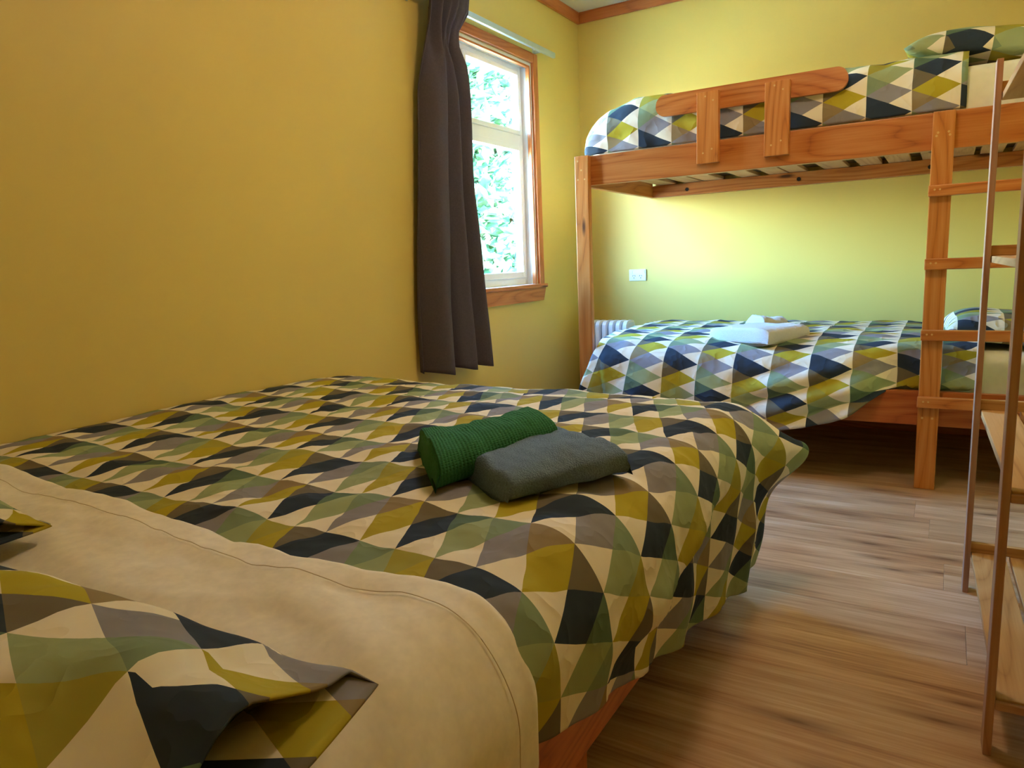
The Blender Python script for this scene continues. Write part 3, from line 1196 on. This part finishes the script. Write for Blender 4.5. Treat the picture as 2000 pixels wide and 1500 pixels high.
# lower bunk
board('lower_front_rail', (-1.63, PYR, 0.265), (0.46, PYR + 0.035, 0.41), M['bedrail'], bunk, 'x', 0.004)
board('lower_end_rail', (-1.63, PYR + 0.035, 0.265), (-1.60, YB - 0.03, 0.41), M['pine'], bunk, 'y', 0.003)
board('lower_end_rail', (0.43, PYR + 0.035, 0.265), (0.46, YB - 0.03, 0.41), M['pine'], bunk, 'y', 0.003)
board('lower_rear_rail', (-1.63, YB - 0.03, 0.265), (0.46, YB - 0.0, 0.41), M['pine'], bunk, 'x', 0.003)
for k in range(13):
    x = -1.56 + k * 0.152
    board('slat', (x, PYR + 0.037, 0.335), (x + 0.09, YB - 0.032, 0.353), M['slat'], bunk, 'y', 0.002)
for lx in (-1.63, 0.385):
    board('rear_leg', (lx, YB - 0.065, 0), (lx + 0.075, YB - 0.03, 0.40), M['pine_post'], bunk, 'z', 0.004)

um = rounded_slab('mattress', (-1.58, PYR + 0.045, 1.474), (0.42, YB - 0.03, 1.695), 0.045, M['mattress'],
             'cream mattress on the upper bunk, bare beside the pillow', 'mattress')
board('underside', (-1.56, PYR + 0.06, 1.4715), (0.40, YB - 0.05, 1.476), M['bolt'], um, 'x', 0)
rounded_slab('mattress', (-1.55, PYR + 0.078, 0.355), (0.42, YB - 0.04, 0.565), 0.045, M['mattress'],
             'white mattress on the lower bunk, showing behind the ladder', 'mattress')


# --- upper duvet
def bunk_duvet(name, x_head, x_foot, path_fn, hem_fn, uref, vref, nx, ns, seed, ripple_amp, label, foot_fn):
    vs, uv = [], []
    for i in range(nx):
        f = i / (nx - 1)
        for j in range(ns):
            q = j / (ns - 1)
            x = x_head + (x_foot - x_head) * f
            y, z, s_edge, drop = path_fn(x, q)
            x2, y2, z2 = foot_fn(x, y, z, f, drop)
            r = ripple_amp * (nz(x * 8 + seed, y * 7, z * 8) + 0.6 * nz(x * 17 + seed, y * 15, z * 16))
            hang = sst(drop, 0.03, 0.12)
            y2 -= r * hang
            z2 += r * (1 - hang)
            vs.append((x2, y2, z2))
            uv.append(((x - uref) / PU + 40, s_edge / PV + 40 + vref))
    o = pyd(name, vs, grid_faces(nx, ns, flip=False), M['duvet'], None,
            ((x_head + x_foot) / 2, 3.9, 1.6 if z > 1 else 0.5), uv, True, 0.012, -1.0)
    tag(o, label, 'duvet')
    return o


up_at, up_L = edge_path([(4.385, 1.66), (4.33, 1.74), (4.15, 1.775), (3.8, 1.79), (3.56, 1.765), (3.47, 1.735), (3.432, 1.68),
                         (3.424, 1.60), (3.428, 1.535)])
lw_at, lw_L = edge_path([(4.40, 0.58), (4.36, 0.607), (4.0, 0.612), (3.6, 0.605), (3.46, 0.592), (3.38, 0.562), (3.325, 0.50),
                         (3.295, 0.42), (3.28, 0.32), (3.275, 0.2)])


def up_path(x, q):
    s = q * up_L
    p = up_at(s)
    # v reference: yellow rhombus row at z=1.62 on the front
    return p.x, p.y, s - (up_L - 0.09), max(0.0, 1.765 - p.y) if p.x < 3.6 else 0.0


def up_foot(x, y, z, f, drop):
    # rounded foot end
    d = max(0.0, (-1.27 - x) / 0.345)
    k = math.sqrt(max(0.0, 1 - min(1.0, d) ** 2.4))
    z2 = 1.55 + (z - 1.55) * (0.25 + 0.75 * k) if z > 1.55 else z
    y2 = y + (0.05 * (1 - k) if y < 3.7 else 0)
    # thicker near the foot, hollow in the middle
    z2 += 0.02 * sst(-x, 0.9, 1.3) * (1 - sst(y, 4.1, 4.3)) * sst(z2, 1.6, 1.72)
    return x, y2, z2


bunk_duvet('duvet', 0.03, -1.615, up_path, None, -1.48, 1, 130, 120, 3.0, 0.011,
           'blue-lit triangle-print duvet on the upper bunk behind the guard board', up_foot)


def lw_hem(x):
    return interp(x, [(-1.7, 0.20), (-0.60, 0.225), (-0.44, 0.262), (-0.264, 0.324), (-0.135, 0.376), (-0.05, 0.41), (0.2, 0.42)])


# arclength at which the lower path reaches a height (front side)
_tab = []
for k in range(400):
    s = lw_L * k / 399
    p = lw_at(s)
    if p.x < 3.5:
        _tab.append((p.y, s))
_tab.sort()


def lw_path(x, q):
    smax = interp(lw_hem(x), _tab)
    s = q * smax
    p = lw_at(s)
    y, z = p.x, p.y
    o = 1 - sst(x, -0.36, -0.12)
    yin = 3.436
    if y < yin:
        y = yin + (y - yin) * o
    # stays inside the ladder post and above the rail
    z = z + (max(z, 0.425) - z) * (1 - o)
    drop = max(0.0, 0.60 - z) if p.x < 3.5 else 0.0
    sedge = s - interp(0.566, _tab)
    return y, z, sedge, drop


def lw_foot(x, y, z, f, drop):
    # hem of the foot end fans out in front of the post
    k = sst(x, -1.20, -1.53) if False else sst(-x, 1.2, 1.53)
    x2 = x - 0.30 * max(0.0, drop - 0.04) * k
    y2, z2 = y, z
    # fold lying over the corner
    line = -1.50 + 0.33 * drop
    y2 -= 0.022 * sst(x, line - 0.004, line + 0.012) * sst(drop, 0.03, 0.08) * (1 - sst(x, -1.3, -0.9))
    if x < line:
        y2 += 0.012 * nz(x * 18, z * 16, 4) * sst(drop, 0.05, 0.1)
    # sag along the front edge and soft vertical folds
    sag = -0.03 * math.exp(-((x + 0.72) / 0.35) ** 2) * sst(-y, -3.75, -3.40)
    z2 += sag * (1 - sst(drop, 0.1, 0.3))
    y2 -= 0.016 * math.sin(x * 19 + 1.5 * nz(x * 3, 1, 1)) * sst(drop, 0.08, 0.25) * (1 - sst(x, -0.4, -0.2))
    y2 -= 0.017 * math.sin((z * 1.0 - x * 0.38 + 0.02 * nz(x * 5, z * 5, 2)) * 48) * sst(x, -0.9, -0.6) * sst(drop, 0.06, 0.12) * (1 - sst(x, -0.3, -0.15))
    if x2 < -1.55 and y2 > 3.34:
        y2 = min(y2, 3.34) if y2 < 3.45 else y2
    return x2, y2, z2


bunk_duvet('duvet', 0.135, -1.535, lw_path, None, -1.325, 1, 150, 140, 6.0, 0.009,
           'triangle-print duvet hanging over the front rail of the lower bunk', lw_foot)


def soft_pillow(name, cx, cy, z0, lx, ly, hz, rz, label, seed, tilt=0.0):
    n, m = 48, 40
    vs, uv = [], []
    for side in (1, -1):
        for i in range(n):
            for j in range(m):
                a, b = -1 + 2 * i / (n - 1), -1 + 2 * j / (m - 1)
                k = max(0.0, (1 - abs(a) ** 3.4)) ** 0.5 * max(0.0, (1 - abs(b) ** 3.4)) ** 0.5
                x = a * lx / 2 * (1 - 0.07 * (1 - b * b))
                y = b * ly / 2 * (1 - 0.07 * (1 - a * a))
                h = hz * k * (1.0 if side > 0 else 0.28)
                z = side * h + (0.006 * nz(x * 9 + seed, y * 9, side) if k > 0 else 0)
                vs.append((x, y, z + hz * 0.3))
                uv.append((x / PU + 30 + seed * 0.5, -y / PV + 30 + seed))
    f1 = grid_faces(n, m, flip=True)
    f2 = [tuple(v + n * m for v in reversed(f)) for f in f1]
    me = bpy.data.meshes.new(name)
    me.from_pydata(vs, [], f1 + f2)
    ul = me.uv_layers.new(name='UVMap')
    for poly in me.polygons:
        for li in poly.loop_indices:
            ul.data[li].uv = uv[me.loops[li].vertex_index]
    bm = bmesh.new()
    bm.from_mesh(me)
    bmesh.ops.remove_doubles(bm, verts=bm.verts, dist=0.0008)
    bm.to_mesh(me)
    bm.free()
    o = link(name, me, M['duvet'], None, (cx, cy, z0), (0, tilt, rz), True)
    tag(o, label, 'pillow')
    return o


soft_pillow('pillow', 0.11, 3.80, 1.722, 0.66, 0.66, 0.115, R(3), 'triangle-print pillow at the head of the upper bunk', 2.3, R(7))
soft_pillow('pillow', 0.205, 3.84, 0.585, 0.44, 0.66, 0.10, R(2), 'triangle-print pillow on the lower bunk behind the ladder', 4.1, R(5))
folded_towel('towel', (-0.69, 3.40), (-0.55, 3.68), 0.578, 0.36, 0.36, 0.085, 0.085, 0.08, M['towel_white'],
             'thick white folded towel lying on the lower bunk duvet', 12, sq=0.42)
folded_towel('washcloth', (-0.80, 3.84), (-0.70, 3.97), 0.612, 0.16, 0.15, 0.075, 0.06, 0.05, M['towel_white'],
             'small white rolled cloth tucked behind the white towel on the lower bunk', 15)

# ------------------------------------------------------------------ slatted rack
RZ = math.atan2(0.030, 1.0)
rack = empty('shelf_rack', (0.107, 1.56, 0.0), RZ)
tag(rack, 'freestanding slatted wooden shelf rack cut off by the right edge', 'shelf')
RD, RWX = 0.785, 0.40        # length along the wall, depth
for px_ in (0.0, RWX - 0.015):
    board('post', (px_, 0.0, 0), (px_ + 0.015, 0.045, 1.478), M['rack'], rack, 'z', 0.002, local=True)
    board('post', (px_, RD - 0.0, 0), (px_ + 0.015, RD + 0.045, 1.478), M['rack'], rack, 'z', 0.002, local=True)
for zt in (0.122, 0.545, 0.972, 1.395):
    for k in range(4):
        x0 = 0.017 + k * 0.0925
        board('slat', (x0, 0.012, zt - 0.018), (x0 + 0.082, RD + 0.03, zt), M['rack_slat'], rack, 'y', 0.002, local=True)
    board('cleat', (0.015, RD + 0.012, zt), (RWX - 0.015, RD + 0.030, zt + 0.028), M['rack_slat'], rack, 'x', 0.002, local=True)
    board('cleat', (0.015, 0.0, zt - 0.020), (RWX - 0.015, 0.012, zt - 0.004), M['rack'], rack, 'x', 0.002, local=True)

# ------------------------------------------------------------------ curtain and rail
rail = empty('curtain_rail', (XL, 3.2, 2.2))
tag(rail, 'thin white metal curtain rail above the window', 'curtain rail')
board('track', (XL + 0.05, 2.655, 2.196), (XL + 0.068, 3.985, 2.226), M['metal'], rail, 'y', 0.004)
cyl('end_cap', (XL + 0.059, 2.645, 2.205), (XL + 0.059, 2.662, 2.205), 0.022, M['metal'], rail, 16)
for y in (2.67, 3.83):
    b_ = board('bracket', (XL, y, 2.200), (XL + 0.05, y + 0.018, 2.214), M['metal'], rail, 'x', 0.002)
    board('bracket_plate', (XL, y - 0.006, 2.175), (XL + 0.004, y + 0.024, 2.225), M['metal'], b_, 'z', 0.001)

NW, NZ_ = 150, 70
vs, uv = [], []
Lz = [(0.50, 2.585), (0.83, 2.592), (1.5, 2.65), (2.17, 2.71), (2.33, 2.72)]
Rz_ = [(0.50, 3.045), (0.77, 3.02), (1.0, 2.995), (1.375, 2.966), (1.66, 2.975), (1.93, 2.972), (2.01, 2.925), (2.08, 2.94), (2.19, 3.035), (2.33, 3.06)]
for i in range(NZ_):
    z = 0.515 + (2.32 - 0.515) * i / (NZ_ - 1)
    yl, yr = interp(z, Lz), interp(z, Rz_)
    for j in range(NW):
        q = j / (NW - 1)
        # three broad folds below, pinched into tighter pleats at the top
        ph = q + 0.03 * math.sin(q * 9 + z * 1.1)
        low = 0.064 * math.sin(2 * math.pi * (3.05 * ph + 0.62)) + 0.012 * math.sin(2 * math.pi * (7 * ph + 0.2 * z))
        topf = 0.03 * math.sin(2 * math.pi * (5.0 * ph + 0.1)) + 0.014 * math.sin(2 * math.pi * (9 * ph + 0.3))
        k = sst(z, 1.75, 2.15)
        d = low * (1 - k) + topf * k
        y = yl + (yr - yl) * (q + 0.045 * math.sin(2 * math.pi * (3.05 * ph + 0.4)) * (1 - k))
        x = XL + 0.098 + d * (0.75 + 0.35 * sst(-z, -1.6, -0.6)) + 0.006 * nz(q * 6, z * 3, 1)
        zz = z + (0.012 * math.sin(2 * math.pi * 3.05 * ph) if i == 0 else 0)
        vs.append((max(x, XL + 0.02), y, zz))
        uv.append((q, z))
cur = pyd('curtain', vs, grid_faces(NZ_, NW), M['curtain'], None, (XL + 0.1, 2.8, 1.4), uv, True, 0.004, 0)
tag(cur, 'charcoal curtain gathered at the left of the window', 'curtain')

# ------------------------------------------------------------------ outlet, heater
out = empty('power_outlet', (-1.722, YB, 0.905))
tag(out, 'white double power outlet on the back wall', 'outlet')
ox, oz = -1.722, 0.905
board('plate', (ox - 0.058, YB - 0.012, oz - 0.037), (ox + 0.058, YB, oz + 0.037), M['plastic'], out, 'x', 0.004)
for sx in (-0.041, 0.041):
    board('switch', (ox + sx - 0.009, YB - 0.0155, oz + 0.010), (ox + sx + 0.009, YB - 0.011, oz + 0.029), M['plastic'], out, 'z', 0.0015)
for sx in (-0.024, 0.022):
    for dx, dz, a in ((-0.007, 0.0, 28), (0.007, 0.0, -28), (0.0, -0.014, 0)):
        me = box_mesh('pin_slot', 0.0028, 0.002, 0.0095, 0)
        link('pin_slot', me, M['slot'], out, rel(out, (ox + sx + dx, YB - 0.0122, oz - 0.004 + dz)), (0, R(a), 0))

heat = empty('oil_heater', (-1.86, 4.22, 0.0))
tag(heat, 'white column oil heater standing behind the foot of the bunk', 'heater')
hx0, hy0, hy1 = -1.995, 4.14, 4.29
for k in range(7):
    x = hx0 + k * 0.046
    pts = []
    for cx_, cz_, a0 in ((hy1 - 0.04, 0.59, 0), (hy0 + 0.04, 0.59, 90), (hy0 + 0.04, 0.13, 180), (hy1 - 0.04, 0.13, 270)):
        for kk in range(5):
            a = R(a0 + kk * 22.5)
            pts.append((cx_ + 0.04 * math.cos(a), cz_ + 0.04 * math.sin(a)))
    vs = []
    for dx, sc in ((0.0, 0.86), (0.006, 1.0), (0.030, 1.0), (0.036, 0.86)):
        for yy, zz in pts:
            cy_, cz_ = (hy0 + hy1) / 2, 0.36
            vs.append((dx - 0.018, (yy - cy_) * sc, (zz - cz_) * (1 - (1 - sc) * 0.3)))
    n_ = len(pts)
    fs = [(a * n_ + b, a * n_ + (b + 1) % n_, (a + 1) * n_ + (b + 1) % n_, (a + 1) * n_ + b) for a in range(3) for b in range(n_)]
    fs += [tuple(range(n_))[::-1], tuple(range(3 * n_, 4 * n_))]
    me = bpy.data.meshes.new('fin')
    me.from_pydata(vs, [], fs)
    link('fin', me, M['heater'], heat, rel(heat, (x + 0.018, (hy0 + hy1) / 2, 0.36)))
for zz in (0.19, 0.55):
    cyl('header_pipe', (hx0, 4.215, zz), (hx0 + 0.312, 4.215, zz), 0.016, M['heater'], heat)
for x in (hx0 + 0.05, hx0 + 0.262):
    board('foot', (x - 0.015, 4.10, 0.0), (x + 0.015, 4.33, 0.022), M['bolt'], heat, 'y', 0.004)
    board('foot_bracket', (x - 0.012, 4.19, 0.02), (x + 0.012, 4.24, 0.12), M['bolt'], heat, 'z', 0.002)
